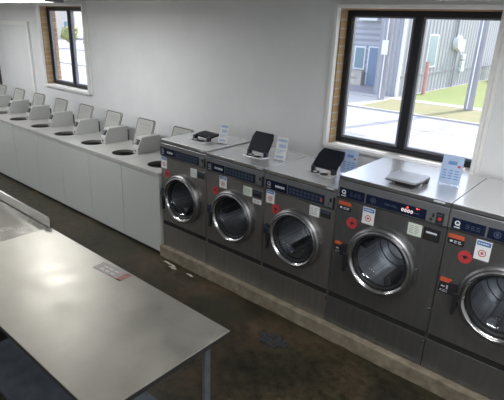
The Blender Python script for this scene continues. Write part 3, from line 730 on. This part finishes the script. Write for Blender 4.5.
bm=BM(); tube(bm,(-5.05,24.2,1.5),(-5.05,24.2,G),.04,8); tube(bm,(-5.05,23.7,2.2),(-5.05,23.7,6.4),.05,8); E(bm,'conduit','pole',b,OF)
bm=BM()
for z,w_ in ((1.2,.3),(.85,.22),(.55,.3)): box(bm,-5.14,-4.98,25.2,25.2+w_*1.6,z-.13,z+.13)
E(bm,'meter_box','extpaint',b,OF,bevel=.01)
# garage (left)
OF2=(-12,22,G)
b=thing('garage_building','pale lap-sided building with blue-grey door across the street','building',OF2)
bm=BM(); box(bm,-16,-6.26,20.5,34,G,5.6); E(bm,'wall','siding',b,OF2)
bm=BM(); box(bm,-8.30,-7.10,20.42,20.5,G,1.62); d=E(bm,'door_frame','extpaint',b,OF2)
bm=BM(); box(bm,-8.22,-7.18,20.39,20.43,G+.05,1.55); d2=E(bm,'door','extdoor',b,OF2)
bm=BM(); box(bm,-7.75,-7.3,20.37,20.40,.6,1.3); E(bm,'door_pane','extwin',d2,OF2)
for x0 in (-9.05,-13.0):
    bm=BM(); box(bm,x0-.05,x0+.60,20.42,20.5,.42,1.6); w=E(bm,'window_surround','extpaint',b,OF2)
    bm=BM(); box(bm,x0+.03,x0+.52,20.39,20.43,.5,1.52); E(bm,'pane','extwin',w,OF2)
bm=BM(); box(bm,-9.3,-8.38,20.1,20.42,G,.38); E(bm,'planter','extbrick',b,OF2)
bm=BM(); box(bm,-16.2,-6.3,20.3,34.2,5.6,5.8); E(bm,'roof','roofing',b,OF2)
bm=BM(); box(bm,-8.9,-7.9,20.2,20.5,2.85,2.98); E(bm,'door_canopy','extpaint',b,OF2)
# poles
def pole(x,y,r,h,label,box_at=None):
    t=thing('utility_pole',label,'pole',(x,y,G))
    bm=BM(); tube(bm,(0,0,0),(0,0,h),r,20,r*.8); obj('shaft',bm,'pole',t,smooth=True)
    bm=BM(); tube(bm,(0,-r-.02,.1),(0,-r*.85-.02,h-.4),.025,8); obj('ground_conduit',bm,'extpaint',t)
    bm=BM(); box(bm,-1.1,1.1,-r*.8-.1,-r*.8,h-.75,h-.62); obj('crossarm',bm,'pole',t)
    if box_at:
        bm=BM(); box(bm,-.14,.1,-r-.09,-r-.01,box_at-.28,box_at+.28); obj('white_plate',bm,'extpaint',t,bevel=.01)
pole(-5.25,16.1,.15,9,'thick utility pole with a small white plate, by the building corner',2.15)
pole(-1.72,16.3,.17,9,'grey utility pole on the verge, right side of the window view')
bm=BM(); tube(bm,(-4.75,19.5,G),(-4.75,19.5,1.12),.09,12); tag(obj('marker_post',bm,mat('faded_red_paint',(.6,.30,.28),.6,noise=.1)),'faded red post beside the corrugated wall outside','post')
# parked trailer edge at the right
t=thing('parked_trailer','small white trailer parked on the lawn by the corrugated wall','trailer',(-3.6,30.5,G+.05),.3)
bm=BM(); prism(bm,[(-.9,.45),(1.1,.45),(1.1,1.0),(.5,1.25),(-.9,1.05)],'y',-.7,.7); obj('body',bm,'extpaint',t,bevel=.03)
for s in (-.72,.62):
    bm=BM(); prism(bm,circ(.0,.3,.3,20),'y',s,s+.12); obj('wheel',bm,'rubber',t)
# far things seen through the left window
def tree(x,y,h,r,label):
    t=thing('tree',label,'tree',(x,y,G),0,'trees seen through the left window')
    bm=BM(); tube(bm,(0,0,0),(0,0,h*.55),.14,10,.09); obj('trunk',bm,'bark',t)
    bm=BM()
    for k in range(9):
        a=random.uniform(0,2*PI); q=random.uniform(0,.6)*r
        mt=Matrix.Translation((q*math.cos(a),q*math.sin(a),h*random.uniform(.45,.8)))@Matrix.Scale(r*random.uniform(.45,.7),4)
        bmesh.ops.create_icosphere(bm,subdivisions=3,radius=1,matrix=mt)
    for v in bm.verts: v.co+=Vector([random.uniform(-.12,.12)*r for _ in range(3)])
    obj('crown',bm,'leaf',t)
tree(-41,22.2,2.2,.8,'rounded green tree beyond the road, left window')
tree(-42,19.9,1.6,.8,'low bushy tree beyond the road, left window')
tree(-38,22.6,1.5,.7,'smaller bushy tree standing right of the other two, left window')
def house(x,y,w,d,h,rz,m,label):
    t=thing('house',label,'house',(x,y,G),rz)
    bm=BM(); box(bm,-w/2,w/2,-d/2,d/2,0,h); obj('wall',bm,m,t)
    bm=BM(); prism(bm,[(-d/2-.4,h),(d/2+.4,h),(0,h+d*.3)],'x',-w/2-.4,w/2+.4); obj('roof',bm,'roofing',t)
    for k in range(4):
        xx=-w/2+w*(k+.5)/4; bm=BM(); box(bm,xx-.5,xx+.5,-d/2-.06,-d/2+.02,1.2,2.5); ww=obj('window_surround',bm,'extpaint',t)
        bm=BM(); box(bm,xx-.42,xx+.42,-d/2-.09,-d/2-.05,1.28,2.42); obj('pane',bm,'extwin',ww)
house(-66,32,9,6,6.5,1.08,'house','beige house beyond the trees, left window')
house(-60,41.5,8,6,5,1.0,'house2','grey house right of the beige one, left window')
# unseen overhang, added and sized to keep direct sun off the washer tops
slabst('sun_block_eave',XL-.5,XR+.5,YW+TH,2.0,2.76,2.86,'white')

# ------------------------------------------------------------------ light, camera, world
sd=bpy.data.lights.new('sun','SUN'); sd.energy=3.5; sd.angle=.009; sd.color=(1,.95,.88)
so=bpy.data.objects.new('sun',sd); COL.objects.link(so)
d=Vector((-.22,-.98,-1.15)).normalized(); so.rotation_euler=d.to_track_quat('-Z','Y').to_euler(); so.location=(5,20,20)
w=bpy.data.worlds.new('sky'); S.world=w; w.use_nodes=True; N=w.node_tree.nodes; L=w.node_tree.links
bg=N['Background']; sk=N.new('ShaderNodeTexSky'); sk.sky_type='NISHITA'; sk.sun_disc=False; sk.sun_elevation=math.radians(49); sk.sun_rotation=math.radians(13)
sk.air_density=1.0; sk.dust_density=2.5; sk.ozone_density=1.0
mixn=N.new('ShaderNodeMixRGB'); mixn.inputs[0].default_value=.45; mixn.inputs[2].default_value=(4.2,4.4,4.9,1)
L.new(sk.outputs[0],mixn.inputs[1]); L.new(mixn.outputs[0],bg.inputs['Color']); bg.inputs['Strength'].default_value=.4

cam=bpy.data.cameras.new('camera'); co=bpy.data.objects.new('camera',cam); COL.objects.link(co); S.camera=co
p,y,r=map(math.radians,(-20.377,39.744,2.281))
f=Vector((-math.sin(y)*math.cos(p),math.cos(y)*math.cos(p),math.sin(p))); rt=Vector((math.cos(y),math.sin(y),0)); up=rt.cross(f)
r2=rt*math.cos(r)+up*math.sin(r); u2=up*math.cos(r)-rt*math.sin(r)
mw=Matrix((( r2.x,u2.x,-f.x,3.642),(r2.y,u2.y,-f.y,-2.915),(r2.z,u2.z,-f.z,2.367),(0,0,0,1)))
co.matrix_world=mw
cam.sensor_width=36; cam.lens=467.947/504*36; cam.clip_start=.05; cam.clip_end=500
S.view_settings.view_transform='Standard'; S.view_settings.look='None'; S.view_settings.gamma=1; S.view_settings.use_curve_mapping=False
S.view_settings.exposure=0.6
